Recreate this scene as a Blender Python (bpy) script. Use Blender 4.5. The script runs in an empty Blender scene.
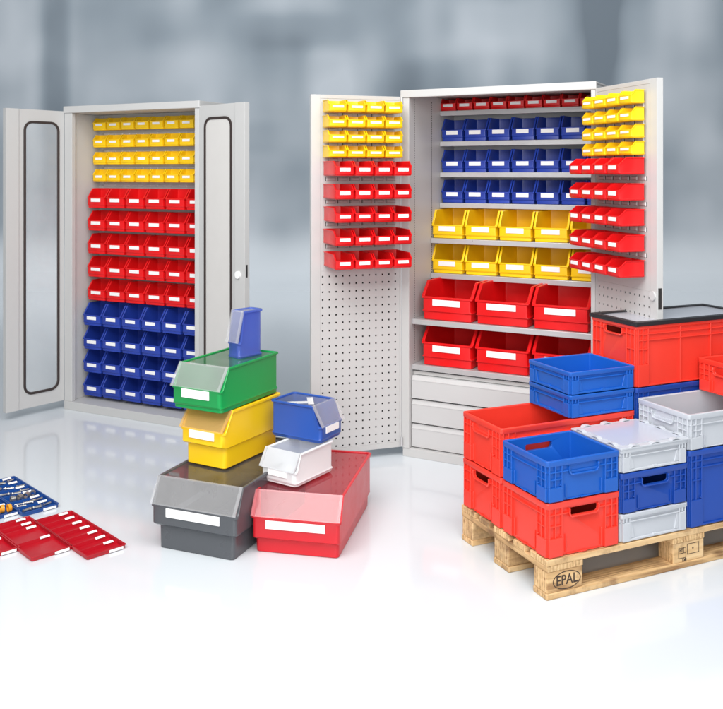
import bpy, bmesh, math, random
from mathutils import Matrix, Vector
R = math.radians
random.seed(7)
scene = bpy.context.scene
col = scene.collection

# ------------------------------------------------------------------ mesh helper
class MB:
    def __init__(s): s.v=[]; s.f=[]; s.m=[]
    def face(s, idx, m=0): s.f.append(tuple(idx)); s.m.append(m)
    def box(s, x0,x1,y0,y1,z0,z1,m=0):
        b=len(s.v)
        s.v += [(x0,y0,z0),(x1,y0,z0),(x1,y1,z0),(x0,y1,z0),(x0,y0,z1),(x1,y0,z1),(x1,y1,z1),(x0,y1,z1)]
        for q in ((0,3,2,1),(4,5,6,7),(0,1,5,4),(1,2,6,5),(2,3,7,6),(3,0,4,7)): s.face([b+i for i in q],m)
        return s
    def hexa(s, pts, m=0):
        b=len(s.v); s.v += [tuple(p) for p in pts]
        for q in ((0,3,2,1),(4,5,6,7),(0,1,5,4),(1,2,6,5),(2,3,7,6),(3,0,4,7)): s.face([b+i for i in q],m)
        return s
    def prism(s, poly, axis, a, b_, m=0):
        """poly: 2d points; extruded along axis 0/1/2 from a to b_"""
        n=len(poly); b=len(s.v)
        for t in (a,b_):
            for p in poly:
                q=list(p); q.insert(axis,t); s.v.append(tuple(q))
        s.face([b+i for i in range(n)][::-1],m); s.face([b+n+i for i in range(n)],m)
        for i in range(n):
            j=(i+1)%n; s.face((b+i,b+j,b+n+j,b+n+i),m)
        return s
    def loft(s, rings, m=0, cap0=True, cap1=True, mats=None):
        b=len(s.v); n=len(rings[0])
        for r in rings: s.v += [tuple(p) for p in r]
        for k in range(len(rings)-1):
            for i in range(n):
                j=(i+1)%n
                s.face((b+k*n+i,b+k*n+j,b+(k+1)*n+j,b+(k+1)*n+i), mats[k] if mats else m)
        if cap0: s.face([b+i for i in range(n)][::-1], m)
        if cap1: s.face([b+(len(rings)-1)*n+i for i in range(n)], m)
        return s
    def tube(s, p0, p1, r, n=10, m=0, r1=None):
        p0=Vector(p0); p1=Vector(p1); d=(p1-p0).normalized()
        a=d.orthogonal().normalized(); c=d.cross(a); r1 = r if r1 is None else r1
        rings=[]
        for p,rr in ((p0,r),(p1,r1)):
            rings.append([p+rr*(math.cos(2*math.pi*i/n)*a+math.sin(2*math.pi*i/n)*c) for i in range(n)])
        return s.loft(rings,m)
    def mesh(s, name, mats, smooth=None, recalc=True):
        me=bpy.data.meshes.new(name); me.from_pydata(s.v,[],s.f)
        for mt in mats: me.materials.append(mt)
        for p,k in zip(me.polygons,s.m): p.material_index=k
        if recalc:
            bm=bmesh.new(); bm.from_mesh(me); bmesh.ops.recalc_face_normals(bm,faces=bm.faces); bm.to_mesh(me); bm.free()
        if smooth is not None:
            for p in me.polygons: p.use_smooth=True
            me.set_sharp_from_angle(angle=R(smooth))
        me.update(); return me

def link(name, me, parent=None, loc=(0,0,0), rz=0, bevel=0):
    o=bpy.data.objects.new(name, me); col.objects.link(o)
    o.location=loc; o.rotation_euler=(0,0,rz)
    if parent: o.parent=parent
    if bevel:
        b=o.modifiers.new('edge','BEVEL'); b.width=bevel; b.segments=2; b.limit_method='ANGLE'; b.angle_limit=R(50)
        b.harden_normals=False
    return o
def tag(o,label,cat,group=None,kind=None):
    if label: o['label']=label
    if cat: o['category']=cat
    if group: o['group']=group
    if kind: o['kind']=kind
    return o
def copy_tree(o, parent=None):
    c=o.copy(); col.objects.link(c)
    if parent: c.parent=parent
    for ch in list(o.children): copy_tree(ch,c)
    return c

# ------------------------------------------------------------------ materials
def mat(name):
    m=bpy.data.materials.new(name); m.use_nodes=True
    nt=m.node_tree; return m, nt, nt.nodes['Principled BSDF']
def plastic(name, rgb, rough=.35, var=.10, bump=.02, spec=.5, sss=0, scale=18):
    m,nt,b=mat(name); N=nt.nodes; L=nt.links
    tc=N.new('ShaderNodeTexCoord'); no=N.new('ShaderNodeTexNoise'); no.inputs['Scale'].default_value=scale; no.inputs['Detail'].default_value=5
    L.new(tc.outputs['Object'],no.inputs['Vector'])
    oi=N.new('ShaderNodeObjectInfo')
    mx=N.new('ShaderNodeMix'); mx.data_type='RGBA'
    mx.inputs['A'].default_value=(*[c*(1-var) for c in rgb],1); mx.inputs['B'].default_value=(*[min(1,c*(1+var)) for c in rgb],1)
    ad=N.new('ShaderNodeMath'); ad.operation='MULTIPLY_ADD'; ad.inputs[1].default_value=.6; L.new(oi.outputs['Random'],ad.inputs[0])
    sc=N.new('ShaderNodeMath'); sc.operation='MULTIPLY'; sc.inputs[1].default_value=.4; L.new(no.outputs['Fac'],sc.inputs[0]); L.new(sc.outputs[0],ad.inputs[2])
    L.new(ad.outputs[0],mx.inputs['Factor']); L.new(mx.outputs['Result'],b.inputs['Base Color'])
    rr=N.new('ShaderNodeMapRange'); rr.inputs['To Min'].default_value=rough-.07; rr.inputs['To Max'].default_value=rough+.1
    L.new(no.outputs['Fac'],rr.inputs['Value']); L.new(rr.outputs['Result'],b.inputs['Roughness'])
    n2=N.new('ShaderNodeTexNoise'); n2.inputs['Scale'].default_value=420; n2.inputs['Detail'].default_value=2; L.new(tc.outputs['Object'],n2.inputs['Vector'])
    bp=N.new('ShaderNodeBump'); bp.inputs['Strength'].default_value=bump*4; bp.inputs['Distance'].default_value=.001
    L.new(n2.outputs['Fac'],bp.inputs['Height']); L.new(bp.outputs['Normal'],b.inputs['Normal'])
    b.inputs['Specular IOR Level'].default_value=spec
    if sss:
        b.inputs['Subsurface Weight'].default_value=sss; b.inputs['Subsurface Scale'].default_value=.01
    return m
def clear(name, tint, trans, rough=.06, body=(.9,.9,.92), bodyrough=.3, ior=1.36):
    """thin clear plastic sheet: mostly see-through with a milky body and a glossy face"""
    m,nt,b=mat(name); N=nt.nodes; L=nt.links
    tr=N.new('ShaderNodeBsdfTransparent'); tr.inputs['Color'].default_value=(*tint,1)
    b.inputs['Base Color'].default_value=(*body,1); b.inputs['Roughness'].default_value=bodyrough
    gl=N.new('ShaderNodeBsdfGlossy'); gl.inputs['Roughness'].default_value=rough
    fr=N.new('ShaderNodeFresnel'); fr.inputs['IOR'].default_value=ior
    m1=N.new('ShaderNodeMixShader'); m1.inputs['Fac'].default_value=trans
    tc=N.new('ShaderNodeTexCoord'); no=N.new('ShaderNodeTexNoise'); no.inputs['Scale'].default_value=9; no.inputs['Detail'].default_value=4
    L.new(tc.outputs['Object'],no.inputs['Vector'])
    mr=N.new('ShaderNodeMapRange'); mr.inputs['To Min'].default_value=max(0,trans-.04); mr.inputs['To Max'].default_value=min(1,trans+.03)
    L.new(no.outputs['Fac'],mr.inputs['Value']); L.new(mr.outputs['Result'],m1.inputs['Fac'])
    L.new(b.outputs[0],m1.inputs[1]); L.new(tr.outputs[0],m1.inputs[2])
    m2=N.new('ShaderNodeMixShader'); ge=N.new('ShaderNodeNewGeometry'); iv=N.new('ShaderNodeMath'); iv.operation='SUBTRACT'; iv.inputs[0].default_value=1; L.new(ge.outputs['Backfacing'],iv.inputs[1])
    fm=N.new('ShaderNodeMath'); fm.operation='MULTIPLY'; L.new(fr.outputs[0],fm.inputs[0]); L.new(iv.outputs[0],fm.inputs[1])
    L.new(fm.outputs[0],m2.inputs['Fac']); L.new(m1.outputs[0],m2.inputs[1]); L.new(gl.outputs[0],m2.inputs[2])
    L.new(m2.outputs[0],N['Material Output'].inputs['Surface'])
    return m
def wood(name):
    m,nt,b=mat(name); N=nt.nodes; L=nt.links
    tc=N.new('ShaderNodeTexCoord'); oi=N.new('ShaderNodeObjectInfo')
    ad=N.new('ShaderNodeVectorMath'); ad.operation='ADD'
    cm=N.new('ShaderNodeCombineXYZ'); mu=N.new('ShaderNodeMath'); mu.operation='MULTIPLY'; mu.inputs[1].default_value=37
    L.new(oi.outputs['Random'],mu.inputs[0]); 
    for i in range(3): L.new(mu.outputs[0],cm.inputs[i])
    L.new(tc.outputs['Object'],ad.inputs[0]); L.new(cm.outputs[0],ad.inputs[1])
    mp=N.new('ShaderNodeMapping'); mp.inputs['Scale'].default_value=(1.2,14,14); L.new(ad.outputs[0],mp.inputs['Vector'])
    n1=N.new('ShaderNodeTexNoise'); n1.inputs['Scale'].default_value=3.2; n1.inputs['Detail'].default_value=8; n1.inputs['Distortion'].default_value=.8; L.new(mp.outputs[0],n1.inputs['Vector'])
    wv=N.new('ShaderNodeTexWave'); wv.wave_type='BANDS'; wv.bands_direction='Y'; wv.inputs['Scale'].default_value=1.6; wv.inputs['Distortion'].default_value=5; wv.inputs['Detail'].default_value=3; wv.inputs['Detail Scale'].default_value=1.2
    L.new(mp.outputs[0],wv.inputs['Vector'])
    mxf=N.new('ShaderNodeMath'); mxf.operation='MULTIPLY_ADD'; mxf.inputs[1].default_value=.22; L.new(wv.outputs['Fac'],mxf.inputs[0]); 
    s2=N.new('ShaderNodeMath'); s2.operation='MULTIPLY'; s2.inputs[1].default_value=.88; L.new(n1.outputs['Fac'],s2.inputs[0]); L.new(s2.outputs[0],mxf.inputs[2])
    cr=N.new('ShaderNodeValToRGB'); e=cr.color_ramp.elements
    e[0].position=.25; e[0].color=(.27,.13,.05,1); e[1].position=.80; e[1].color=(.82,.585,.32,1)
    k=cr.color_ramp.elements.new(.5); k.color=(.66,.425,.20,1)
    L.new(mxf.outputs[0],cr.inputs['Fac'])
    # knots
    mk=N.new('ShaderNodeMapping'); mk.inputs['Scale'].default_value=(5,11,11); L.new(ad.outputs[0],mk.inputs['Vector'])
    vo=N.new('ShaderNodeTexVoronoi'); vo.inputs['Scale'].default_value=1.0; L.new(mk.outputs[0],vo.inputs['Vector'])
    kr=N.new('ShaderNodeMapRange'); kr.inputs['From Min'].default_value=.08; kr.inputs['From Max'].default_value=.24; kr.inputs['To Min'].default_value=.85; kr.inputs['To Max'].default_value=0; L.new(vo.outputs['Distance'],kr.inputs['Value'])
    mx=N.new('ShaderNodeMix'); mx.data_type='RGBA'; mx.inputs['B'].default_value=(.17,.085,.035,1)
    st=N.new('ShaderNodeTexNoise'); st.inputs['Scale'].default_value=9; st.inputs['Detail'].default_value=6; st.inputs['Roughness'].default_value=.65; L.new(ad.outputs[0],st.inputs['Vector'])
    sr=N.new('ShaderNodeMapRange'); sr.inputs['From Min'].default_value=.50; sr.inputs['From Max'].default_value=.66; sr.inputs['To Max'].default_value=.75; L.new(st.outputs['Fac'],sr.inputs['Value'])
    ms=N.new('ShaderNodeMix'); ms.data_type='RGBA'; ms.inputs['B'].default_value=(.25,.13,.06,1); L.new(sr.outputs['Result'],ms.inputs['Factor']); L.new(cr.outputs['Color'],ms.inputs['A'])
    L.new(kr.outputs['Result'],mx.inputs['Factor']); L.new(ms.outputs['Result'],mx.inputs['A'])
    hs=N.new('ShaderNodeHueSaturation'); vr=N.new('ShaderNodeMapRange'); vr.inputs['To Min'].default_value=.80; vr.inputs['To Max'].default_value=1.12
    L.new(oi.outputs['Random'],vr.inputs['Value']); L.new(vr.outputs['Result'],hs.inputs['Value']); L.new(mx.outputs['Result'],hs.inputs['Color'])
    L.new(hs.outputs['Color'],b.inputs['Base Color']); b.inputs['Roughness'].default_value=.75
    bp=N.new('ShaderNodeBump'); bp.inputs['Strength'].default_value=.25; bp.inputs['Distance'].default_value=.003; L.new(n1.outputs['Fac'],bp.inputs['Height']); L.new(bp.outputs['Normal'],b.inputs['Normal'])
    return m
M={}
M['grey_coat']=plastic('grey_powder_coat',(.53,.53,.525),.42,.03,.012,.4)
M['drawer_coat']=plastic('light_powder_coat',(.56,.56,.56),.4,.02,.012,.4)
M['steel']=plastic('galvanised_steel',(.56,.56,.57),.3,.06,.01,.6); M['steel'].node_tree.nodes['Principled BSDF'].inputs['Metallic'].default_value=.35
M['yellow']=plastic('yellow_plastic',(.95,.60,.005),.33,.05)
M['red']=plastic('red_plastic',(.74,.006,.008),.33,.08)
M['blue']=plastic('blue_plastic',(.018,.05,.36),.33,.08)
M['green']=plastic('green_plastic',(.0,.30,.065),.33,.04)
M['grey']=plastic('dark_grey_plastic',(.082,.088,.098),.28,.05)
M['white']=plastic('white_plastic',(.78,.79,.80),.33,.03)
M['rose']=plastic('light_red_plastic',(.62,.012,.022),.3,.05)
M['bin_blue']=plastic('royal_blue_plastic',(.018,.075,.36),.3,.05)
M['crate_red']=plastic('crate_red',(.83,.048,.028),.36,.04,.03)
M['crate_blue']=plastic('crate_blue',(.008,.105,.48),.36,.05,.03)
M['crate_navy']=plastic('crate_deep_blue',(.008,.06,.36),.36,.05,.03)
M['crate_grey']=plastic('crate_grey',(.52,.545,.585),.36,.03,.03)
M['black']=plastic('black_plastic',(.016,.015,.018),.4,.1)
M['rubber']=plastic('brown_black_rubber',(.035,.024,.022),.55,.1)
M['paper']=plastic('white_card',(.88,.88,.88),.6,.01,.005,.3)
M['hole']=plastic('dark_void',(.02,.018,.018),.8,.1)  # near-black colour painted for the shade inside slots and holes
M['tray_red']=plastic('tray_red',(.44,.004,.014),.32,.06)
M['tray_blue']=plastic('tray_blue',(.005,.06,.27),.32,.06)
M['orange']=plastic('orange_plastic',(.9,.36,.02),.35,.05)
M['ink']=plastic('burnt_ink',(.055,.034,.024),.8,.1)
M['screw']=plastic('zinc_screw',(.55,.53,.50),.28,.15); M['screw'].node_tree.nodes['Principled BSDF'].inputs['Metallic'].default_value=.85
M['brass']=plastic('brass_fitting',(.62,.43,.16),.3,.15); M['brass'].node_tree.nodes['Principled BSDF'].inputs['Metallic'].default_value=.85
M['wood']=wood('pallet_wood')
M['cover']=clear('clear_cover',(.99,.99,.995),.975,.04,ior=1.55)
M['cover_rose']=clear('rosy_cover',(1,.88,.90),.92,.05,(.85,.16,.22),ior=1.4)
M['flap_rose']=clear('rosy_flap',(1,.88,.89),.79,.08,(.86,.36,.39))
M['flap_amber']=clear('amber_flap',(1,.95,.85),.74,.08,(.92,.62,.22))
M['flap_frost']=clear('frosted_flap',(.97,.97,.98),.50,.10,(.74,.75,.77))
M['flap']=clear('milky_flap',(.98,.98,.985),.84,.08,(.78,.78,.79))
M['pane']=clear('acrylic_pane',(.99,.995,.995),.88,.02,(.95,.96,.96),ior=1.3)
M['frost']=clear('frosted_pane',(.95,.95,.95),.30,.12,(.82,.80,.775))  # white reflection on the right window, painted into the pane colour
M['lid_clear']=clear('frosted_lid',(.94,.95,.98),.12,.16,(.66,.69,.77),ior=1.3)
M['ice']=clear('translucent_blue',(.50,.60,.97),.52,.10,(.10,.17,.56))

# ------------------------------------------------------------------ storage bins
def rrect(x0,x1,y0,y1,r,k,zf,ymid=None):
    """rounded rectangle ring, ccw from front left; extra points at ymid on both sides"""
    pts=[]
    for cx,cy,a0 in ((x1-r,y0+r,-90),(x1-r,y1-r,0),(x0+r,y1-r,90),(x0+r,y0+r,180)):
        if a0==0 and ymid is not None: pts.append((x1,max(ymid,y0+r*1.05)))
        for i in range(k+1):
            a=R(a0+90*i/k); pts.append((cx+r*math.cos(a),cy+r*math.sin(a)))
        if a0==90 and ymid is not None: pts.append((x0,max(ymid,y0+r*1.05)))
    return [(x,y,zf(x,y) if callable(zf) else zf) for x,y in pts]
def bin_mesh(name,w,d,h,m,inset=None,zl=.23,zt=.58,f=None,step=None,t=None,r=None,k=2,fl=None,front=0.0):
    inset = .035*w if inset is None else inset
    f = .32*h if f is None else f
    step = .02*d+.004 if step is None else step
    t = max(.0022,.016*w+.0008) if t is None else t
    r = .045*w if r is None else r
    fl = .034*w if fl is None else fl
    zl*=h; zt*=h
    def rim(off):
        return lambda x,y: zt+(h-zt)*min(1,max(0,(y-r*.9)/(f-r*.9)))-off
    def ring(i,yf,z,rr=r,yi=None): return rrect(i,w-i,yf,d-(i if yi is None else yi),max(rr,.0008),k,z,f)
    rh=.045*h
    g=MB(); rings=[
        ring(inset+t*.7,step+t*.7,0,r), ring(inset,step,t*.6), ring(inset*.9,step,zl-t*1.5), ring(inset*.35,step*.35,zl-t*.2),
        ring(fl,fl*.3,zl+t*1.2), ring(fl,fl*.3,rim(rh+t*.6)), ring(0,0,rim(rh)), ring(0,0,rim(t*.4)), ring(t*.4,t*.4,rim(0)),
        ring(fl+t*.8,fl*.3+t*.8,rim(0)), ring(fl+t*1.2,fl*.3+t*1.2,rim(t*.5)),
        ring(fl+t*1.2,fl*.3+t*1.2,zl+t*2.5), ring(inset+t,step+t,zl+t*.2), ring(inset+t,step+t,t*1.6), ring(inset+t*2,step+t*2,t)]
    g.loft(rings)
    return g.mesh(name,[m],smooth=38)
def card_mesh(w,h,zl,zt,frac=.56,hf=.52,off=0.0):
    zc=(zl+.60*(zt-zl)); hh=(zt-zl)*hf/2; ww=w*frac/2
    g=MB().box(w/2-ww,w/2+ww,-.0012-off,.0006,zc-hh,zc+hh)
    return g.mesh('label_card',[M['paper']])
def make_bin(w,d,h,colour,**kw):
    zl=kw.get('zl',.23)*h; zt=kw.get('zt',.58)*h
    o=link('storage_bin',bin_mesh('storage_bin',w,d,h,M[colour],**{k_:v for k_,v in kw.items() if k_ not in('cf','ch')}))
    c=link('label_card',card_mesh(w,h,zl,zt,kw.get('cf',.56),kw.get('ch',.5)),o)
    return o
ORD=['first','second','third','fourth','fifth','sixth','seventh','eighth','ninth','tenth']

# ------------------------------------------------------------------ frames measured from the photograph
RX,RY,RA,RW,RH,RD = .2144,4.726,-.4923,1.0271,1.95,.65
LX,LY,LA,LW,LH,LD = -1.9004,5.6661,-.4633,1.0593,1.9345,.30
def world(ox,oy,a,u,v,z): return (ox+math.cos(a)*u-math.sin(a)*v, oy+math.sin(a)*u+math.cos(a)*v, z)

# ================================================================== RIGHT CABINET (shelves, drawers, perforated doors)
cab=bpy.data.objects.new('storage_cabinet',None); col.objects.link(cab); cab.location=(RX,RY,0); cab.rotation_euler=(0,0,RA)
tag(cab,'open light grey steel cabinet with shelves of bins, drawers and two perforated doors','cabinet')
G=M['grey_coat']
g=MB(); g.box(0,.040,.0301,RD,.0451,1.9400); g.box(0,.043,0,.030,.0451,1.9098); link('side_panel',g.mesh('side_panel',[G]),cab,bevel=.002)
g=MB(); g.box(RW-.008,RW,.0301,RD,.0451,1.9400); g.box(1.006,RW,0,.030,.0451,1.9098); link('side_panel',g.mesh('side_panel',[G]),cab,bevel=.002)
g=MB(); g.box(.0402,RW-.0082,RD-.012,RD-.001,.0451,1.9400); link('back_panel',g.mesh('back_panel',[G]),cab)
g=MB(); g.box(-.006,RW+.006,-.006,.016,1.910,1.950); g.box(-.006,RW+.006,.0162,RD+.004,1.9405,1.950); link('top_panel',g.mesh('top_panel',[G]),cab,bevel=.004)
g=MB(); g.box(.004,RW-.004,.004,RD,0,.045); link('plinth',g.mesh('plinth',[G]),cab,bevel=.002)
# slot rows in the side wall, their shade painted as small dark boxes
g=MB()
for vv in (.075,.306):
    z=.50
    while z<1.9:
        g.box(.0395,.0406,vv-.003,vv+.003,z,z+.007); z+=.0125
link('slot_strip',g.mesh('slot_strip',[M['hole']]),cab)
shelfz=[(1.864,.42),(1.690,.42),(1.513,.42),(1.339,.415),(1.145,.29),(.950,.29),(.729,.042),(.486,.042)]
for z,v in shelfz:
    g=MB(); g.box(.0415,RW-.0095,v,v+.012,z-.028,z-.0005); g.box(.0415,RW-.0095,v+.0121,RD-.014,z-.006,z-.0005)
    g.box(.0415,RW-.0095,v+.0121,v+.022,z-.028,z-.022)
    link('shelf',g.mesh('shelf',[M['steel']]),cab,bevel=.0015)
for z0,z1 in ((.309,.428),(.179,.300),(.050,.170)):
    g=MB(); g.prism([(.030,z0),(.030,z1-.022),(.036,z1-.016),(.041,z1-.003),(.041,z1),(.30,z1),(.30,z0)],0,.0435,.998)
    dr=link('drawer',g.mesh('drawer',[M['drawer_coat']]),cab,bevel=.0012)
    g=MB(); g.box(.0435,.998,.0285,.0297,z1-.024,z1-.021); link('grip_edge',g.mesh('grip_edge',[M['drawer_coat']]),dr)
g=MB(); g.box(.0415,RW-.0095,.06,RD-.02,.431,.449); link('shelf_runner',g.mesh('shelf_runner',[G]),cab)

def pierced_sheet(g,x0,x1,z0,z1,y0,y1,xs,zs,hw,m=0):
    """sheet in the xz plane with square holes at xs x zs; real openings with edges"""
    gx=[x0]; 
    for x in xs: gx += [x-hw,x+hw]
    gx.append(x1)
    gz=[z0]
    for z in zs: gz += [z-hw,z+hw]
    gz.append(z1)
    base=len(g.v); nx=len(gx); nz=len(gz)
    for y in (y0,y1):
        for z in gz:
            for x in gx: g.v.append((x,y,z))
    def id(s_,i,j): return base+s_*nx*nz+j*nx+i
    solid=lambda i,j: 0<=i<nx-1 and 0<=j<nz-1 and not (i%2==1 and j%2==1)
    for j in range(nz-1):
        for i in range(nx-1):
            if not solid(i,j): continue
            g.face((id(0,i,j),id(0,i+1,j),id(0,i+1,j+1),id(0,i,j+1)),m)
            g.face((id(1,i,j),id(1,i,j+1),id(1,i+1,j+1),id(1,i+1,j)),m)
            for (di,dj,a,b_) in ((-1,0,(i,j+1),(i,j)),(1,0,(i+1,j),(i+1,j+1)),(0,-1,(i,j),(i+1,j)),(0,1,(i+1,j+1),(i,j+1))):
                if not solid(i+di,j+dj):
                    g.face((id(0,*a),id(0,*b_),id(1,*b_),id(1,*a)),m)
def r_door(hinge_u, ang, side, rows):
    """local frame of the part: x along the door from the hinge, +y*side towards the viewer"""
    hx,hy=hinge_u,0.0
    d=bpy.data.objects.new; s=side
    zb,zt,wd=.049,1.916,.4992
    g=MB()
    Y=lambda a,b_:(min(a*s,b_*s),max(a*s,b_*s))
    g.box(0,wd,*Y(-.030,-.027),zb,zt)                       # outer skin
    g.box(0,.014,*Y(-.0269,-.0002),zb,zt); g.box(wd-.050,wd,*Y(-.0269,-.0002),zb,zt)
    g.box(.0141,wd-.0501,*Y(-.0269,-.0002),zb,zb+.028); g.box(.0141,wd-.0501,*Y(-.0269,-.0002),zt-.020,zt)
    me=g.mesh('door',[G])
    o=link('door',me,cab,(hx,hy,0),ang-RA,bevel=.0015)
    g=MB(); xs=[.036+i*.0366 for i in range(12)]; zs=[.088+i*.0402 for i in range(23)]
    pierced_sheet(g,.0145,wd-.0505,zb+.0285,1.0,*Y(-.003,-.0005),xs,zs,.0042)
    g.box(.0145,wd-.0505,*Y(-.0262,-.0255),zb+.0285,1.0,1)  # dark sheet standing in for the shade behind the perforations
    link('perforated_panel',g.mesh('perforated_panel',[G,M['hole']]),o)
    g=MB(); g.box(.0145,wd-.0505,*Y(-.004,-.0008),1.0004,zt-.0205)
    for z,n in rows:
        for i in range(n):
            x=.035+i*(.40/n)
            zz=z
            yy=[(0,-.0006),(0,.006)]
            pts=[(x,-.0006*s,zz),(x+.052,-.0006*s,zz),(x+.052,-.0006*s,zz+.020),(x,-.0006*s,zz+.020),
                 (x+.004,.005*s,zz+.004),(x+.048,.005*s,zz+.004),(x+.048,.004*s,zz+.016),(x+.004,.004*s,zz+.016)]
            b=len(g.v); g.v+=pts
            for q in ((4,5,6,7),(0,1,5,4),(1,2,6,5),(3,0,4,7)): g.face([b+k_ for k_ in q],0)
            g.face([b+3,b+7,b+6,b+2],0)
            g.box(x+.053,x+.056,*Y(-.0006,.0004),zz,zz+.020,1)
    link('louvre_panel',g.mesh('louvre_panel',[G,M['hole']],recalc=True),o)
    return o
YL=[1.883,1.805,1.728,1.650]; RL=[1.570,1.453,1.337,1.222,1.104]
YR=[1.872,1.797,1.723,1.649]; RR=[1.577,1.465,1.354,1.243,1.133]
ldoor=r_door(0,-2.8149,1,[(z-.082,5) for z in YL]+[(z-.103,6) for z in RL[:-1]])
rdoor=r_door(RW,-1.2962,-1,[(z-.076,5) for z in YR]+[(z-.1,6) for z in RR[:-1]])
ldoor['label']='left perforated door'; rdoor['label']='right perforated door'
g=MB(); g.tube((.40,-.0,.94),(.40,.006,.94),.022,20); 
k_=link('lock_knob',MB().tube((.472,0,.985),(.472,-.008,.985),.020,24).mesh('lock_knob',[M['drawer_coat']],smooth=40),rdoor)
k_=link('latch_slot',MB().box(.4985,.5003,.006,.022,.93,1.02).mesh('latch_slot',[M['hole']]),rdoor)
for zz in (.055,1.86):
    link('hinge',MB().tube((.004,.010,zz),(.004,.010,zz+.05),.006,12).mesh('hinge',[M['steel']],smooth=40),ldoor)

# bins standing on the shelves
def fill_row(proto,n,u0,pitch,v,z,lab,group,a=RA,ox=RX,oy=RY,words_=ORD,used=[None]):
    for i in range(n):
        o=proto if proto.get('fresh',1) else copy_tree(proto)
        proto['fresh']=0
        o.location=world(ox,oy,a,u0+i*pitch,v,z); o.rotation_euler=(0,0,a+R(random.uniform(-.6,.6)))
        tag(o,lab.format(words_[i]),'bin',group)
p=make_bin(.098,.13,.072,'red',zl=.16,zt=.60,cf=.60,ch=.5)
fill_row(p,9,.037,.1005,.430,1.8645,'small red bin, {} from the left on the top shelf of the shelf cabinet','small red bins on the top shelf')
p=make_bin(.134,.19,.130,'blue',zl=.18,zt=.5,f=.05,cf=.52,ch=.55)
for z,wd_ in ((1.6905,'upper'),(1.5135,'middle'),(1.3395,'lower')):
    fill_row(p,7,.044,.1386,.430,z,'blue bin, {} from the left on the '+wd_+' blue shelf of the shelf cabinet','blue bins on the cabinet shelves')
p=make_bin(.190,.30,.157,'yellow',zl=.14,zt=.48,f=.055,cf=.52,ch=.5)
for z,wd_ in ((1.1455,'upper'),(.9505,'lower')):
    fill_row(p,5,.040,.1955,.300,z,'yellow bin, {} from the left on the '+wd_+' yellow shelf of the shelf cabinet','yellow bins on the cabinet shelves')
p=make_bin(.293,.45,.200,'red',zl=.24,zt=.62,f=.085,cf=.53,ch=.42)
for z,wd_ in ((.7295,'upper'),(.4865,'lower')):
    fill_row(p,3,.088,.3035,.050,z,'large red bin, {} from the left on the '+wd_+' red shelf of the shelf cabinet','large red bins on the cabinet shelves')
# bins hung on the doors
RNAME=['top','second','third','fourth','bottom']
def door_bins(hinge_u,ang,side,tops,n,t0,t1,d,h,colour,lab,group,nm,**kw):
    w=(t1-t0)/n
    p=make_bin(w*.965,d,h,colour,**kw)
    hx,hy,_=world(RX,RY,RA,hinge_u,0,0)
    first=True
    for r_,zt in enumerate(tops):
        for i in range(n):
            o=p if first else copy_tree(p); first=False
            # left to right in the picture; bin faces away from the panel
            tt = t1-i*w-.0175*w if side>0 else t0+i*w+.0175*w
            nn = .008+d
            # local x of bin runs left->right as seen by the viewer
            e=(math.cos(ang),math.sin(ang)); nrm=(-math.sin(ang)*side,math.cos(ang)*side)
            o.location=(hx+e[0]*tt+nrm[0]*nn, hy+e[1]*tt+nrm[1]*nn, zt-h)
            o.rotation_euler=(0,0,(ang+math.pi if side>0 else ang)+R(random.uniform(-.5,.5)))
            tag(o,lab.format(ORD[i],nm[r_]),'bin',group)
YN=['top','second','third','bottom']
door_bins(0,-2.8149,1,YL,4,.040,.446,.125,.062,'yellow','yellow bin {} from left, {} yellow row, left perforated door','yellow bins hung on the left perforated door',YN,zl=.1,zt=.62,cf=.60,ch=.32,f=.028)
door_bins(0,-2.8149,1,RL,4,.030,.442,.225,.074,'red','red bin {} from left, {} red row, left perforated door','red bins hung on the left perforated door',RNAME,zl=.1,zt=.62,cf=.56,ch=.42,f=.038)
door_bins(RW,-1.2962,-1,YR,4,.006,.430,.072,.060,'yellow','yellow bin {} from left, {} yellow row, right perforated door','yellow bins hung on the right perforated door',YN,zl=.1,zt=.62,cf=.60,ch=.34,f=.024)
door_bins(RW,-1.2962,-1,RR,4,-.006,.430,.132,.073,'red','red bin {} from left, {} red row, right perforated door','red bins hung on the right perforated door',RNAME,zl=.1,zt=.62,cf=.56,ch=.45,f=.038)

# ================================================================== LEFT CABINET (window doors)
cab2=bpy.data.objects.new('storage_cabinet',None); col.objects.link(cab2); cab2.location=(LX,LY,0); cab2.rotation_euler=(0,0,LA)
tag(cab2,'open grey cabinet with rounded window doors and rows of yellow, red and blue bins','cabinet')
g=MB(); g.box(0,.040,.0301,LD,.0531,1.8908); g.box(0,.064,0,.030,.0531,1.8908); link('side_panel',g.mesh('side_panel',[G]),cab2,bevel=.002)
g=MB(); g.box(LW-.012,LW,.0301,LD,.0531,1.8908); g.box(1.028,LW,0,.030,.0531,1.8908); link('side_panel',g.mesh('side_panel',[G]),cab2,bevel=.002)
g=MB(); g.box(.0402,LW-.0122,LD-.03,LD-.001,.0531,1.8908); link('back_panel',g.mesh('back_panel',[G]),cab2)
g=MB(); g.box(-.006,LW+.006,-.006,LD+.004,1.891,1.9345); link('top_panel',g.mesh('top_panel',[G]),cab2,bevel=.004)
g=MB(); g.box(0,LW,-.004,LD,0,.053); link('plinth',g.mesh('plinth',[G]),cab2,bevel=.002)
YB=[1.787,1.676,1.565,1.450]; RB=[1.283,1.136,.987,.837,.686]; BB=[.527,.374,.225,.075]
for z in YB:
    g=MB(); g.box(.06,LW-.03,LD-.0365,LD-.0302,z-.030,z-.016)
    for i in range(16):
        x=.095+i*.058; g.box(x,x+.035,LD-.041,LD-.0366,z-.028,z-.019)
    link('hanging_rail',g.mesh('hanging_rail',[M['steel']]),cab2)
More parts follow.
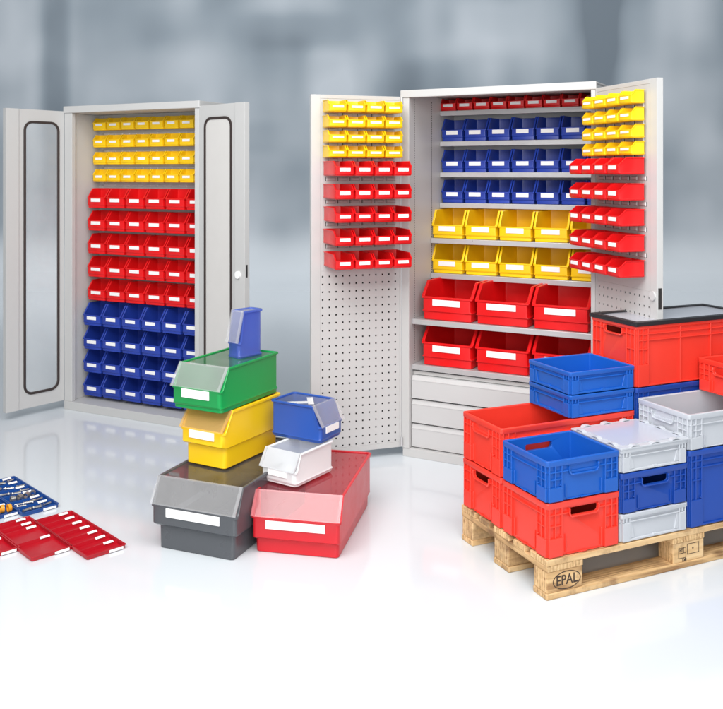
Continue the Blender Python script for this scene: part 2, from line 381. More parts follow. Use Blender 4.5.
g=MB(); g.box(.066,.086,LD-.0365,LD-.0303,.06,1.885); link('upright_strip',g.mesh('upright_strip',[M['steel']]),cab2)
def rr2(x0,x1,z0,z1,r,k=6):
    pts=[]
    for cx,cz,a0 in ((x1-r,z0+r,-90),(x1-r,z1-r,0),(x0+r,z1-r,90),(x0+r,z0+r,180)):
        for i in range(k+1):
            a=R(a0+90*i/k); pts.append((cx+r*math.cos(a),cz+r*math.sin(a)))
    return pts
def win_plate(g,X0,X1,Z0,Z1,hole,y0,y1,k=6):
    n=len(hole); b=len(g.v); C=[(X1,Z0),(X1,Z1),(X0,Z1),(X0,Z0)]
    for y in (y0,y1):
        for x,z in hole: g.v.append((x,y,z))
        for x,z in C: g.v.append((x,y,z))
    st=n+4
    for s_ in (0,1):
        o=b+s_*st
        for c in range(4):
            for i in range(k):
                a=c*(k+1)+i; g.face((o+a,o+a+1,o+n+c))
            a=c*(k+1)+k; bb=((c+1)%4)*(k+1)
            g.face((o+a,o+bb,o+n+(c+1)%4,o+n+c))
    for i in range(n):
        j=(i+1)%n; g.face((b+i,b+j,b+st+j,b+st+i))
    for c in range(4):
        d_=(c+1)%4; g.face((b+n+c,b+n+d_,b+st+n+d_,b+st+n+c))
def l_door(hinge_u,ang,s,wd,x0,x1,pane):
    zb,zt=.056,1.903
    Y=lambda a,b_:(min(a*s,b_*s),max(a*s,b_*s))
    g=MB(); hole=rr2(x0,x1,.140,1.828,.055)
    xs_=wd-.085
    win_plate(g,.0,xs_,zb,zt,hole,*Y(-.004,-.001))
    g.box(xs_+.0003,wd,*Y(-.030,.006),zb,zt)
    g.box(0,.012,*Y(-.030,-.0042),zb,zt); g.box(.0122,xs_,*Y(-.030,-.0042),zb,zb+.02); g.box(.0122,xs_,*Y(-.030,-.0042),zt-.02,zt)
    o=link('door',g.mesh('door',[G]),cab2,(hinge_u,0,0),ang-LA,bevel=.0015)
    # gasket: swept ring
    out=rr2(x0-.004,x1+.004,.136,1.832,.059); inn=rr2(x0+.011,x1-.011,.151,1.817,.044)
    g=MB(); rings=[]
    yo=sorted((-.006*s,.006*s))
    rings=[[(x,yo[0],z) for x,z in out],[(x,yo[1],z) for x,z in out],[(x,yo[1],z) for x,z in inn],[(x,yo[0],z) for x,z in inn]]
    rings.append(rings[0]); g.loft(rings,cap0=False,cap1=False)
    link('gasket',g.mesh('gasket',[M['rubber']]),o,bevel=.003)
    mid=rr2(x0+.004,x1-.004,.144,1.824,.051)
    g=MB(); g.loft([[(x,-.0015,z) for x,z in mid],[(x,.0015,z) for x,z in mid]])
    link('window_pane',g.mesh('window_pane',[M[pane]]),o)
    return o
ld=l_door(0,-2.2563,1,.400,.041,.278,'pane'); rd=l_door(LW,-.7543,-1,.425,.058,.304,'frost')  # right pane carries the painted reflection
ld['label']='left window door'; rd['label']='right window door'
link('lock_knob',MB().tube((.372,-.0061,.942),(.372,-.016,.942),.021,24).mesh('lock_knob',[M['paper']],smooth=40),rd)
link('latch_slot',MB().box(.4245,.4256,.004,.016,.93,1.0).mesh('latch_slot',[M['hole']]),rd)
LN=['top','second','third','fourth','bottom']; L4=['top','second','third','bottom']
p=make_bin(.112,.068,.082,'yellow',zl=.14,zt=.62,cf=.50,ch=.36,f=.03)
for z,nm in zip(YB,L4): fill_row(p,7,.058,.1178,.186,z,'yellow bin, {} from left in the '+nm+' yellow row of window-door cabinet','yellow bins in the window-door cabinet',LA,LX,LY)
p=make_bin(.152,.130,.126,'red',zl=.16,zt=.55,cf=.52,ch=.42,f=.05)
for z,nm in zip(RB,LN): fill_row(p,6,.066,.1585,.128,z,'red bin, {} from left in the '+nm+' red row of window-door cabinet','red bins in the window-door cabinet',LA,LX,LY)
p=make_bin(.153,.164,.138,'blue',zl=.14,zt=.5,cf=.50,ch=.42,f=.055)
for z,nm in zip(BB,L4): fill_row(p,6,.062,.1595,.094,z,'blue bin, {} from left in the '+nm+' blue row of window-door cabinet','blue bins in the window-door cabinet',LA,LX,LY)

# ================================================================== STACKED BINS IN FRONT
def tower_bin(x,y,a,z,w,d,h,colour,label,zl,zt,f,step,inset,cf=.46,ch=.36,cshift=0,cover=True,cmat='cover',fmat='flap'):
    o=link('storage_bin',bin_mesh('storage_bin',w,d,h,M[colour],inset=inset,zl=zl,zt=zt,f=f,step=step,k=5,t=.005,r=.016,fl=.006),None,(x,y,z),a)
    tag(o,label,'bin','bins stacked in front of the cabinets')
    H0,H1=zl*h,zt*h
    zc=H0+.66*(H1-H0); hh=(H1-H0)*ch/2
    if cf>.05:
        g=MB(); g.box(w*(.5+cshift-cf/2),w*(.5+cshift+cf/2),-.0035,.0012,zc-hh,zc+hh); link('label_card',g.mesh('label_card',[M['paper']]),o,bevel=.0008)
    if cover:
        # clear top sheet lying between the rims
        g=MB(); g.box(.012,w-.012,f+.004,d-.014,h-.0075,h-.0045); link('cover_plate',g.mesh('cover_plate',[M[cmat]]),o)
        # sloping front flap with turned edges
        g=MB(); n_=Vector((0,-(h-H1),f)).normalized()*.003
        y0,z0,y1,z1=-.004,H1-.002,f+.002,h+.001
        g.hexa([(.003,y0,z0),(w-.003,y0,z0),(w-.003,y1,z1),(.003,y1,z1)]+[(q[0],q[1]+n_.y*1.0,q[2]+n_.z) for q in ((.003,y0,z0),(w-.003,y0,z0),(w-.003,y1,z1),(.003,y1,z1))])
        for xa in (.003,w-.015):
            g.hexa([(xa,y0+n_.y,z0+n_.z),(xa+.012,y0+n_.y,z0+n_.z),(xa+.012,y1+n_.y,z1+n_.z),(xa,y1+n_.y,z1+n_.z)]+[(q[0],q[1]+n_.y*1.2,q[2]+n_.z*1.2) for q in ((xa,y0+n_.y,z0+n_.z),(xa+.012,y0+n_.y,z0+n_.z),(xa+.012,y1+n_.y,z1+n_.z),(xa,y1+n_.y,z1+n_.z))])
        link('front_flap',g.mesh('front_flap',[M[fmat]]),o)
    return o
tower_bin(-.8505,3.5642,-.3855,0,.398,.70,.278,'grey','large dark grey bin with clear cover, bottom of the front stack on the left',.36,.66,.055,.024,.028,cf=.62,ch=.42)
tower_bin(-.4415,3.5167,-.2095,0,.369,.618,.236,'rose','large red bin with clear cover on the floor under the white bin',.26,.64,.055,.024,.015,cf=.66,ch=.36,cmat='cover_rose',fmat='flap_rose')
tower_bin(-.7722,3.7606,-.5184,.279,.238,.415,.240,'yellow','yellow bin with milky front flap between the grey and green bins',.38,.66,.06,.026,.016,cf=.56,ch=.5,fmat='flap_amber')
tower_bin(-.8066,3.7442,-.4851,.520,.262,.438,.182,'green','green bin with clear cover on top of the yellow bin',.12,.52,.058,.012,.006,cf=.54,ch=.5)
tower_bin(-.4219,3.6714,-.5941,.2375,.188,.271,.130,'white','white bin with clear cover lying between the red bin and the blue bin',.12,.48,.038,.008,.005,cf=.52,ch=.55,fmat='flap_frost')
tower_bin(-.1713,3.7157,1.0221,.369,.177,.267,.155,'bin_blue','blue bin turned to the right on top of the white bin, paper slips inside',.10,.46,.045,.008,.006,cf=.55,ch=.5)
# paper slips under the blue bin's cover
def slip(lu,lv,lw,ll,rz,label):
    g=MB(); g.box(-lw/2,lw/2,-ll/2,ll/2,0,.0012)
    o=link('paper_slip',g.mesh('paper_slip',[M['paper']]),None,world(-.1713,3.7157,1.0221,lu,lv,.369+.1425+.003*(rz<0)),1.0221+rz)
    tag(o,label,'paper slip','paper slips in the blue bin')
slip(.060,.165,.034,.125,R(38),'white paper slip lying lengthwise under the cover of the blue bin')
slip(.105,.125,.026,.115,R(-52),'white paper slip lying crosswise under the cover of the blue bin')
# small translucent box standing on end on the green bin
tower_bin(-.597,3.915,-.706,.6978,.085,.146,.205,'ice','small tall translucent blue bin standing on top of the green bin',.04,.34,.030,.003,.003,cf=.01,ch=.05,cmat='flap')
# ================================================================== PALLET WITH CRATES
PX,PY,PA,PU,PV,PZ=.6543,3.1237,.4253,1.1029,.7313,.1424
pal=bpy.data.objects.new('wooden_pallet',None); col.objects.link(pal); pal.location=(PX,PY,0); pal.rotation_euler=(0,0,PA)
tag(pal,'wooden pallet with branded corner block carrying stacked red, blue and grey crates','pallet')
PLU,PLV=1.2*PU,.8*PV
def board(name,u0,u1,v0,v1,z0,z1,along='u',chamfer=.002,label=None):
    du,dv,dz=(u1-u0)/2,(v1-v0)/2,(z1-z0)/2
    if along=='u': g=MB().box(-du,du,-dv,dv,-dz,dz); rz=0
    else: g=MB().box(-dv,dv,-du,du,-dz,dz); rz=math.pi/2
    me=g.mesh(name,[M['wood']])
    return link(name,me,pal,((u0+u1)/2,(v0+v1)/2,(z0+z1)/2),rz,bevel=chamfer)
tb=.022
bw=[.145,.100,.145,.100,.145]; sc=PV; gap=(PLV-sum(bw)*sc)/4; v=0
for w_ in bw:
    board('deck_board',0,PLU,v,v+w_*sc,PZ-tb,PZ-.0005); v+=w_*sc+gap
us=[(0,.145*PU),((PLU-.145*PU)/2,(PLU+.145*PU)/2),(PLU-.145*PU,PLU)]
vs=[(0,.100*PV+.012),((PLV-.145*PV)/2,(PLV+.145*PV)/2),(PLV-.100*PV-.012,PLV)]
for u0,u1 in us: board('stringer_board',u0+.001,u1-.001,.0012,PLV-.0012,PZ-2*tb,PZ-tb-.0003,'v')
blocks=[]
for i,(u0,u1) in enumerate(us):
    for j,(v0,v1) in enumerate(vs):
        blocks.append(board('block',u0+.003,u1-.003,v0+.003,v1-.002,tb+.0003,PZ-2*tb-.0003,'u',.003))
for j,(v0,v1) in enumerate(vs): board('base_board',.0,PLU,v0,v1,0,tb,'u',.004)
# branding on the front corner block: oval with lettering, and a stamp on the middle block
def text_mesh(body,size):
    cu=bpy.data.curves.new('txt','FONT'); cu.body=body; cu.size=size; cu.align_x='CENTER'; cu.align_y='CENTER'; cu.extrude=.0004
    cu.offset=.0006
    o=bpy.data.objects.new('txt',cu); col.objects.link(o)
    dg=bpy.context.evaluated_depsgraph_get(); me=bpy.data.meshes.new_from_object(o.evaluated_get(dg))
    bpy.data.objects.remove(o); me.materials.clear(); me.materials.append(M['ink']); return me
fz=.0; bl=blocks[0]; bdv=(vs[0][1]-vs[0][0]-.005)/2
tm=text_mesh('EPAL',.050)
to=link('brand_lettering',tm,bl,(.008,-bdv-.0006,-.001)); to.rotation_euler=(R(90),0,0); to.scale=(.88,1,1)
g=MB(); n=40
def oval(a,b_,y): return [(.008+a*math.cos(2*math.pi*i/n),y,-.001+b_*math.sin(2*math.pi*i/n)) for i in range(n)]
A0,B0=.061,.0325
g.loft([oval(A0,B0,-bdv-.001),oval(A0-.003,B0-.003,-bdv-.001),oval(A0-.003,B0-.003,-bdv+.001),oval(A0,B0,-bdv+.001),oval(A0,B0,-bdv-.001)],cap0=False,cap1=False)
link('brand_oval',g.mesh('brand_oval',[M['ink']]),bl)
mb=blocks[3]; yv=-bdv
g=MB()
def frame(g,x0,x1,z0,z1,t=.0018):
    g.box(x0,x1,yv-.0009,yv+.001,z0,z0+t); g.box(x0,x1,yv-.0009,yv+.001,z1-t,z1)
    g.box(x0,x0+t,yv-.0009,yv+.001,z0+t,z1-t); g.box(x1-t,x1,yv-.0009,yv+.001,z0+t,z1-t)
frame(g,-.008,.052,-.012,.028); frame(g,-.052,-.014,-.022,.018,.0015); g.box(.018,.024,yv-.0009,yv+.001,.006,.012)
frame(g,-.026,-.014,-.004,.018,.0015); g.box(-.05,-.028,yv-.0009,yv+.001,-.004,-.002)
link('stamp',g.mesh('stamp',[M['ink']]),mb)
for q,(x,z,bdy) in enumerate([(-.036,.008,'HT'),(-.022,-.030,'DB')]):
    t_=link('stamp_lettering',text_mesh(bdy,.016),mb,(x,yv-.0006,z)); t_.rotation_euler=(R(90),0,0)
# nails in the deck
g=MB()
for v_ in [i*(PLV-.05)/4+.02 for i in range(5)]:
    for u0,u1 in us:
        for f_ in (.25,.7): g.tube((u0+(u1-u0)*f_,v_,PZ-.002),(u0+(u1-u0)*f_,v_,PZ-.0001),.004,8)
link('nail_heads',g.mesh('nail_heads',[M['steel']]),pal)['kind']='stuff'

def crate(u0,u1,v0,v1,z0,z1,colour,label,style='mid',open_=(),shell=(),name='crate'):
    """euro crate; faces: f(ront) l(eft) b(ack) r(ight)"""
    w=(u1-u0)*PU-.004; d=(v1-v0)*PV-.004; h=z1-z0-.0008
    m=M[colour]; rb=.0085; t=.004; r=.012
    def ring(i,z,rr=r): return rrect(i,w-i,i,d-i,max(rr-i*.5,.003),4,z)
    base=.006; rimh=.016 if style=='low' else .020
    # cup
    g=MB(); rings=[ring(rb+.004,0),ring(rb,.004),ring(rb,h-rimh-.003),ring(.001,h-rimh),ring(0,h-rimh+.002),ring(0,h-.002),ring(.002,h),ring(rb+t-.003,h),ring(rb+t,h-.003),ring(rb+t,.008),ring(rb+t+.006,.006)]
    g.loft(rings); me=g.mesh(name,[m],smooth=35)
    o=link(name,me,None)
    # handle openings cut through the wall
    hz1=h-rimh-.008; hh=.026 if style!='low' else .016; hz0=hz1-hh
    def hole_poly(L):
        half=min(.062,L*.19); pts=[]
        for cx,cz,a0 in ((half-hh*.48,hz0+hh*.48,-90),(half-.006,hz1-.006,0),(-half+.006,hz1-.006,90),(-half+hh*.48,hz0+hh*.48,180)):
            rr=hh*.48 if a0 in(-90,180) else .006
            for i in range(5):
                a=R(a0+90*i/4); pts.append((L/2+cx+rr*math.cos(a),cz+rr*math.sin(a)))
        return pts
    if open_:
        cg=MB()
        for s_ in open_:
            if s_ in 'fb': cg.prism(hole_poly(w),1,*((-.01,rb+t+.008) if s_=='f' else (d-rb-t-.008,d+.01)))
            else: cg.prism(hole_poly(d),0,*((-.01,rb+t+.008) if s_=='l' else (w-rb-t-.008,w+.01)))
        co=link('cutter',cg.mesh('cutter',[m]))
        md=o.modifiers.new('cut','BOOLEAN'); md.operation='DIFFERENCE'; md.object=co; md.solver='EXACT'
        dg=bpy.context.evaluated_depsgraph_get(); me2=bpy.data.meshes.new_from_object(o.evaluated_get(dg))
        o.modifiers.clear(); bpy.data.objects.remove(co); o.data=me2; me=me2
    # ribs
    g=MB()
    def bx(face,s0,s1,za,zb_,dep=rb,back=.001):
        """box on a wall: s along the wall as seen from outside, protruding dep from the cup"""
        if s1<s0: s0,s1=s1,s0
        a=rb-dep; b_=rb+back
        if face=='f': g.box(s0,s1,a,b_,za,zb_)
        elif face=='b': g.box(s0,s1,d-b_,d-a,za,zb_)
        elif face=='l': g.box(a,b_,s0,s1,za,zb_)
        else: g.box(w-b_,w-a,s0,s1,za,zb_)
    for face in 'flbr':
        L=w if face in 'fb' else d
        e=r*.75
        def hrib(za,zb_,dep=rb): bx(face,e,L-e,za,zb_,dep)
        if style=='low':
            zm=h-rimh
            cz=min(.045,L*.17)
            bx(face,cz*1.0,L-cz*1.0,zm-.016,zm-.0125,rb*.9)          # rib under the rim
            for s0 in (0,1):
                S=(lambda x: x) if s0==0 else (lambda x: L-x)
                bx(face,S(.0105),S(.016),zm-.016,zm+.001,rb*.95); bx(face,S(.026),S(.031),zm-.016,zm+.001,rb*.95); bx(face,S(cz-.004),S(cz),.003,zm+.001,rb*.92)
                bx(face,S(.0102),S(cz-.0041),.0035,zm-.017,rb*.97)
            # sunk centre panel: a shallow frame
            bx(face,cz+.0005,L-cz-.0005,.004,.012,rb*.9)
            for s0 in (0,1):
                S=(lambda x: x) if s0==0 else (lambda x: L-x)
                pa,pb=cz+.001,cz+.022
                if face in 'fb':
                    ya,yb=(rb-rb*.6,rb+.001) if face=='f' else (d-rb-.001,d-rb+rb*.6)
                    g.prism([(S(pa),.0125),(S(pb),.0125),(S(pa+.008),zm-.017),(S(pa),zm-.017)],1,ya,yb)
                else:
                    ya,yb=(rb-rb*.6,rb+.001) if face=='l' else (w-rb-.001,w-rb+rb*.6)
                    g.prism([(S(pa),.0125),(S(pb),.0125),(S(pa+.008),zm-.017),(S(pa),zm-.017)],0,ya,yb)
            bx(face,L*.47,L*.53,.0045,.0155,rb*.98)
        else:
            zm=h-rimh; cz=min(.070,L*.23); zlow=h*.36
            z2=zm-.020
            hrib(z2-.004,z2,rb*.93) if face not in open_ and face not in shell else None
            if face in open_ or face in shell:
                half=min(.062,L*.19)+.006
                for s0 in (0,1):
                    S=(lambda x: x) if s0==0 else (lambda x: L-x)
                    bx(face,S(e),S(L/2-half-.0005),z2-.004,z2,rb*.93)
                    pass
                P_=hole_poly(L); P_=P_[12:]+P_[:8]; cx_,cz_=L/2,(hz0+hz1)/2
                O_=[(cx_+(x-cx_)*(1+.0055/(half-.006)),cz_+(z-cz_)*(1+.0055/(hh/2))) for x,z in P_]
                ya,yb=(-.003,rb+.001)
                cv={'f':lambda q,y:(q[0],y,q[1]),'b':lambda q,y:(q[0],d-y,q[1]),'l':lambda q,y:(y,q[0],q[1]),'r':lambda q,y:(w-y,q[0],q[1])}[face]
                for i_ in range(len(P_)-1):
                    g.hexa([cv(P_[i_],ya),cv(P_[i_+1],ya),cv(O_[i_+1],ya),cv(O_[i_],ya),cv(P_[i_],yb),cv(P_[i_+1],yb),cv(O_[i_+1],yb),cv(O_[i_],yb)])
            if face in shell:
                half=min(.062,L*.19)
                bx(face,L/2-half,L/2+half,hz0,hz0+.010,rb*.55)
            for s0 in (0,1):
                S=(lambda x: x) if s0==0 else (lambda x: L-x)
                for q,x in enumerate((.0105,cz*.5,cz-.006)):
                    bx(face,S(x),S(x+.005),zlow,zm+.001,rb*(.97-.02*q))
                if h>.12: bx(face,S(.0108),S(cz-.002),(zlow+z2)/2-.002,(zlow+z2)/2+.002,rb*.90)
                bx(face,S(.0102),S(cz),.004,zlow-.0003,rb*.96)       # smooth lower corner block
                bx(face,S(cz-.012),S(cz-.008),zlow+.0045,zlow+.009,rb*1.02)
            if style=='tall':
                n=max(2,int((L-2*cz)/.13)); 
                for i in range(1,n):
                    x=cz+(L-2*cz)*i/n
                    if face in 'lr' and abs(x-L/2)<.09: continue
                    bx(face,x-.003,x+.003,.004,zm+.001,rb*.86)
                bx(face,cz+.001,L-cz-.001,.0042,.010,rb*.8)
                if face in 'fb': bx(face,e,L-e,z2-.030,z2-.026,rb*.9)
            else:
                # centre panel: slim side ribs and two small feet
                for s0 in (0,1):
                    S=(lambda x: x) if s0==0 else (lambda x: L-x)
                    bx(face,S(cz+.012),S(cz+.016),.012,h*.40,rb*.7)
                bx(face,L*.46,L*.54,.004,.0085,rb*.8)
                bx(face,cz+.02,L-cz-.02,.0045,.0075,rb*.5)
    bm=bmesh.new(); bm.from_mesh(me)
    rm=g.mesh('ribs',[m]); bm.from_mesh(rm); bm.to_mesh(me); bm.free(); bpy.data.meshes.remove(rm)
    if 'f' in shell or 'l' in shell or 'b' in shell: pass
    ux_,uy_,_=world(PX,PY,PA,u0*PU+.002,v0*PV+.002,0)
    o.location=(ux_,uy_,z0); o.rotation_euler=(0,0,PA)
    b=o.modifiers.new('edge','BEVEL'); b.width=.0012; b.segments=1; b.limit_method='ANGLE'; b.angle_limit=R(60)
    tag(o,label,'crate','crates stacked on the pallet')
    o['cw']=w; o['cd']=d; o['chh']=h
    return o
zA,zB,zC,zD,zE,zJ,zI,zH,zK,zL,zG,zG2,zG1=.3386,.4893,.3386,.5285,.7143,.8951,.6178,.4406,.5812,.7209,.5031,.3991,.2488
crate(0,.3,0,.4,PZ,zA,'crate_red','red crate at the front pallet corner, under the open bright blue crate','mid',open_='fb')
crate(0,.3,0,.4,zA,zB,'crate_blue','open bright blue crate with grip handle on the front red crate','mid',open_='b',shell='f')
crate(0,.6,.4,.8,PZ,zC,'crate_red','long red crate on the pallet, lower of two behind the front stack','mid',open_='lr')
crate(0,.6,.4,.8,zC,zD,'crate_red','long open red crate, upper of two, carrying the flat blue crates','mid',shell='lr')
zE1=(zD+zE)/2
crate(.295,.6,.4,.8,zD,zE1,'crate_blue','flat blue crate resting on the long red crate, lower of two','low')
crate(.295,.6,.4,.8,zE1,zE,'crate_blue','flat open blue crate, upper of two on the long red crate','low')
crate(.3,.6,0,.4,PZ,zG1,'crate_grey','flat grey crate on the pallet under the blue crate with slot','low')
crate(.3,.6,0,.4,zG1,zG2,'crate_navy','blue crate with dark handle slot between two flat grey crates','mid',open_='fb')
gl=crate(.3,.6,0,.4,zG2,zG-.012,'crate_grey','flat pale grey crate closed with a frosted clip lid','low')
crate(.6,1.2,0,.4,PZ,zH,'crate_navy','tall deep blue crate on the pallet under the open grey crate','tall',open_='lr')
crate(.6,1.2,0,.4,zH,zK,'crate_grey','open light grey crate on the tall deep blue crate','mid',shell='lr')
crate(.6,1.2,.4,.8,PZ,zI,'crate_navy','tall blue crate standing under the biggest red crate','tall',open_='lr')
bj=crate(.6,1.2,.4,.8,zI,zJ-.014,'crate_red','biggest red crate with a black framed lid at the back of the pallet','tall',open_='lr')
crate(.9,1.2,.0,.4,zK,zL,'crate_red','small red crate set across the open grey crate','mid',open_='l')
# lids
w,d,h=bj['cw'],bj['cd'],bj['chh']
g=MB(); z=h+.0006
for a in ((-.006,w+.006,-.006,.026),(-.006,w+.006,d-.026,d+.006)): g.box(*a,z-.008,z+.010)
for a in ((-.006,.026,.0262,d-.0262),(w-.026,w+.006,.0262,d-.0262)): g.box(*a,z-.008,z+.010)
lid=link('lid_frame',g.mesh('lid_frame',[M['black']]),bj,bevel=.003)
g=MB(); g.box(.0263,w-.0263,.0263,d-.0263,z+.001,z+.005); link('lid_pane',g.mesh('lid_pane',[M['lid_clear']]),lid)
w,d,h=gl['cw'],gl['cd'],gl['chh']
g=MB(); z=h+.0005; g.box(-.003,w+.003,-.003,d+.003,z-.003,z+.0045)
lid=link('clip_lid',g.mesh('clip_lid',[M['crate_grey']]),gl,bevel=.002)
g=MB(); g.box(.022,w-.022,.022,d-.022,z+.005,z+.0068); link('lid_pane',g.mesh('lid_pane',[M['lid_clear']]),lid)
for k in range(3):
    for (x,y,rx,ry) in ((w*(.2+.3*k),.006,.020,.010),(w*(.2+.3*k),d-.006,.020,.010),(.006,d*(.18+.32*k),.010,.020),(w-.006,d*(.18+.32*k),.010,.020)):
        g=MB(); rings=[]
        for i in range(7):
            a=math.pi*i/6
            px,pz=math.cos(a),math.sin(a)
            if rx>ry: rings.append([(x+rx*px,y-ry,z+.0046+.008*pz-.0005),(x+rx*px,y+ry,z+.0046+.008*pz-.0005),(x+rx*.8*px,y+ry,z+.0046+.004*pz-.0005),(x+rx*.8*px,y-ry,z+.0046+.004*pz-.0005)])
            else: rings.append([(x-rx,y+ry*px,z+.0046+.008*pz-.0005),(x+rx,y+ry*px,z+.0046+.008*pz-.0005),(x+rx,y+ry*.8*px,z+.0046+.004*pz-.0005),(x-rx,y+ry*.8*px,z+.0046+.004*pz-.0005)])
        g.loft(rings); link('clip',g.mesh('clip',[M['crate_grey']]),lid)

# ================================================================== TRAYS
def tray(x,y,a,w,d,colour,divs,label,h=.018):
    t=.003; g=MB()
    def ring(i,z,r=.008): return rrect(i,w-i,i,d-i,r,3,z)
    g.loft([ring(.004,0),ring(.001,.002),ring(0,h-.004),ring(-.0025,h-.003),ring(-.0025,h),ring(t-.0005,h),ring(t,h-.001),ring(t,.003),ring(t+.003,.002)])
    o=link('insert_tray',g.mesh('insert_tray',[M[colour]],smooth=35),None,(x,y,0),a)
    tag(o,label,'tray','insert trays on the floor')
    for v in divs:
        g=MB(); g.prism([(v-.0045,.0021),(v+.0045,.0021),(v+.0012,h-.002),(v-.0012,h-.002)],0,t-.0005,w-t+.0005)
        dv=link('divider',g.mesh('divider',[M[colour]]),o)
        g=MB(); g.hexa([(w*.63,v-.0055,h-.006),(w*.88,v-.0055,h-.006),(w*.88,v+.0035,h-.0003),(w*.63,v+.0035,h-.0003),(w*.63,v-.0065,h-.0045),(w*.88,v-.0065,h-.0045),(w*.88,v+.0025,h+.0012),(w*.63,v+.0025,h+.0012)])
        link('label_card',g.mesh('label_card',[M['paper']]),dv)
    g=MB(); g.box(w*.56,w*.92,-.0042,-.0012,.004,h-.004); link('label_card',g.mesh('label_card',[M['paper']]),o)
    return o
TA=.7598
tray(-1.0689,3.4501,TA,.166,.489,'tray_red',[.489*k/7 for k in range(1,7)]+[.480],'red tray with seven narrow compartments, nearest the grey bin')
tray(-1.280,3.436,TA,.166,.42,'tray_red',[.165,.30,.35,.408],'red tray with two wide compartments, beside the seven-compartment red tray')
tray(-1.488,3.427,TA,.166,.42,'tray_red',[.14,.28],'red tray cut off by the left edge of the photo')
tray(-1.487,3.885,TA,.166,.50,'tray_blue',[.5*k/6 for k in range(1,6)]+[.49],'blue tray filled with steel screws and fittings')
tray(-1.632,3.808,TA,.166,.50,'tray_blue',[.5*k/4 for k in range(1,4)],'blue tray holding orange rings')
def screw_mesh(L,r):
    g=MB(); g.tube((0,0,0),(L,0,0),r,8); g.tube((-.004,0,0),(0,0,0),r*2,6)
    for k in range(5): g.tube((L*(.3+.13*k),0,0),(L*(.3+.13*k)+L*.05,0,0),r*1.25,8)
    return g.mesh('screw',[M['screw'],M['brass']],smooth=40)
def scatter_small(ox,oy,tray_cells,n_per,proto_me,name,label,group,zlift):
    for c,(v0,v1) in enumerate(tray_cells):
        for q in range(n_per):
            u=.018+(.166-.05)*((q+.5)/n_per)+random.uniform(-.006,.006); v=v0+(v1-v0)*random.uniform(.3,.7)
            o=bpy.data.objects.new(name,proto_me); col.objects.link(o)
            o.location=world(ox,oy,TA,u,v,zlift); o.rotation_euler=(0,0,TA+random.uniform(-.5,.5)+(math.pi if q%2 else 0))
            tag(o,label,'screw' if name=='steel_screw' else 'ring',group)
cells=[(.5*k/6+.008,.5*(k+1)/6-.008) for k in range(6)]
scatter_small(-1.487,3.885,cells[0:2]+cells[3:6],5,screw_mesh(.036,.0035),'steel_screw','small steel screw lying in a compartment of the blue tray','steel screws in the blue tray',.0095)
def ring_mesh(Rr,r,L,m):
    g=MB(); n=20
    prof=[(Rr-r,0),(Rr,0),(Rr,L),(Rr-r,L)]
    rings=[[(L_,rad*math.cos(2*math.pi*i/n),rad*math.sin(2*math.pi*i/n)) for i in range(n)] for rad,L_ in prof]
    rings.append(rings[0]); g.loft(rings,cap0=False,cap1=False); return g.mesh('ring',[m],smooth=40)
rm=ring_mesh(.017,.005,.014,M['orange'])
for k in range(5):
    o=bpy.data.objects.new('orange_ring',rm); col.objects.link(o)
    o.location=world(-1.632,3.808,TA,.028+.026*k,.055+.012*(k%2),.0192); o.rotation_euler=(0,0,TA+R(12*(k%3)-10))
    tag(o,'orange plastic ring standing in the front compartment of the blue tray','ring','orange rings in the blue tray')
rm2=ring_mesh(.013,.004,.02,M['screw'])
for k in range(4):
    o=bpy.data.objects.new('steel_sleeve',rm2); col.objects.link(o)
    o.location=world(-1.487,3.885,TA,.03+.034*k,cells[2][0]+.03,.0152); o.rotation_euler=(0,0,TA+R(20*k))
    tag(o,'short steel sleeve lying in the middle compartment of the blue tray','sleeve','steel sleeves in the blue tray')

# ================================================================== FLOOR AND BACKDROP
m,nt,b=mat('white_studio_floor'); N=nt.nodes; L=nt.links
tc=N.new('ShaderNodeTexCoord'); no=N.new('ShaderNodeTexNoise'); no.inputs['Scale'].default_value=1.3; no.inputs['Detail'].default_value=4; L.new(tc.outputs['Object'],no.inputs['Vector'])
mr=N.new('ShaderNodeMapRange'); mr.inputs['To Min'].default_value=.07; mr.inputs['To Max'].default_value=.13; L.new(no.outputs['Fac'],mr.inputs['Value']); L.new(mr.outputs['Result'],b.inputs['Roughness'])
b.inputs['Base Color'].default_value=(.685,.73,.765,1); b.inputs['Specular IOR Level'].default_value=.75
M['floor']=m
g=MB(); g.v=[(-16,-4,0),(16,-4,0),(16,11.2,0),(-16,11.2,0)]; g.face((0,1,2,3))
fl=link('floor',g.mesh('floor',[m],recalc=False)); tag(fl,'glossy white studio floor','floor',kind='structure')
m,nt,b=mat('blurred_hall_print'); N=nt.nodes; L=nt.links
tc=N.new('ShaderNodeTexCoord'); sp=N.new('ShaderNodeSeparateXYZ'); L.new(tc.outputs['Object'],sp.inputs[0])
mp=N.new('ShaderNodeMapping'); mp.inputs['Scale'].default_value=(.62,.01,.66); mp.inputs['Location'].default_value=(2.3,0,5.1); L.new(tc.outputs['Object'],mp.inputs['Vector'])
n1=N.new('ShaderNodeTexNoise'); n1.inputs['Scale'].default_value=1.0; n1.inputs['Detail'].default_value=2.2; n1.inputs['Roughness'].default_value=.45; L.new(mp.outputs[0],n1.inputs['Vector'])
mp2=N.new('ShaderNodeMapping'); mp2.inputs['Scale'].default_value=(1.25,.01,.16); mp2.inputs['Location'].default_value=(9.1,0,1.0); L.new(tc.outputs['Object'],mp2.inputs['Vector'])
n2=N.new('ShaderNodeTexNoise'); n2.inputs['Scale'].default_value=1.0; n2.inputs['Detail'].default_value=1.0; L.new(mp2.outputs[0],n2.inputs['Vector'])
mm=N.new('ShaderNodeMath'); mm.operation='MULTIPLY_ADD'; mm.inputs[1].default_value=.64; L.new(n1.outputs['Fac'],mm.inputs[0])
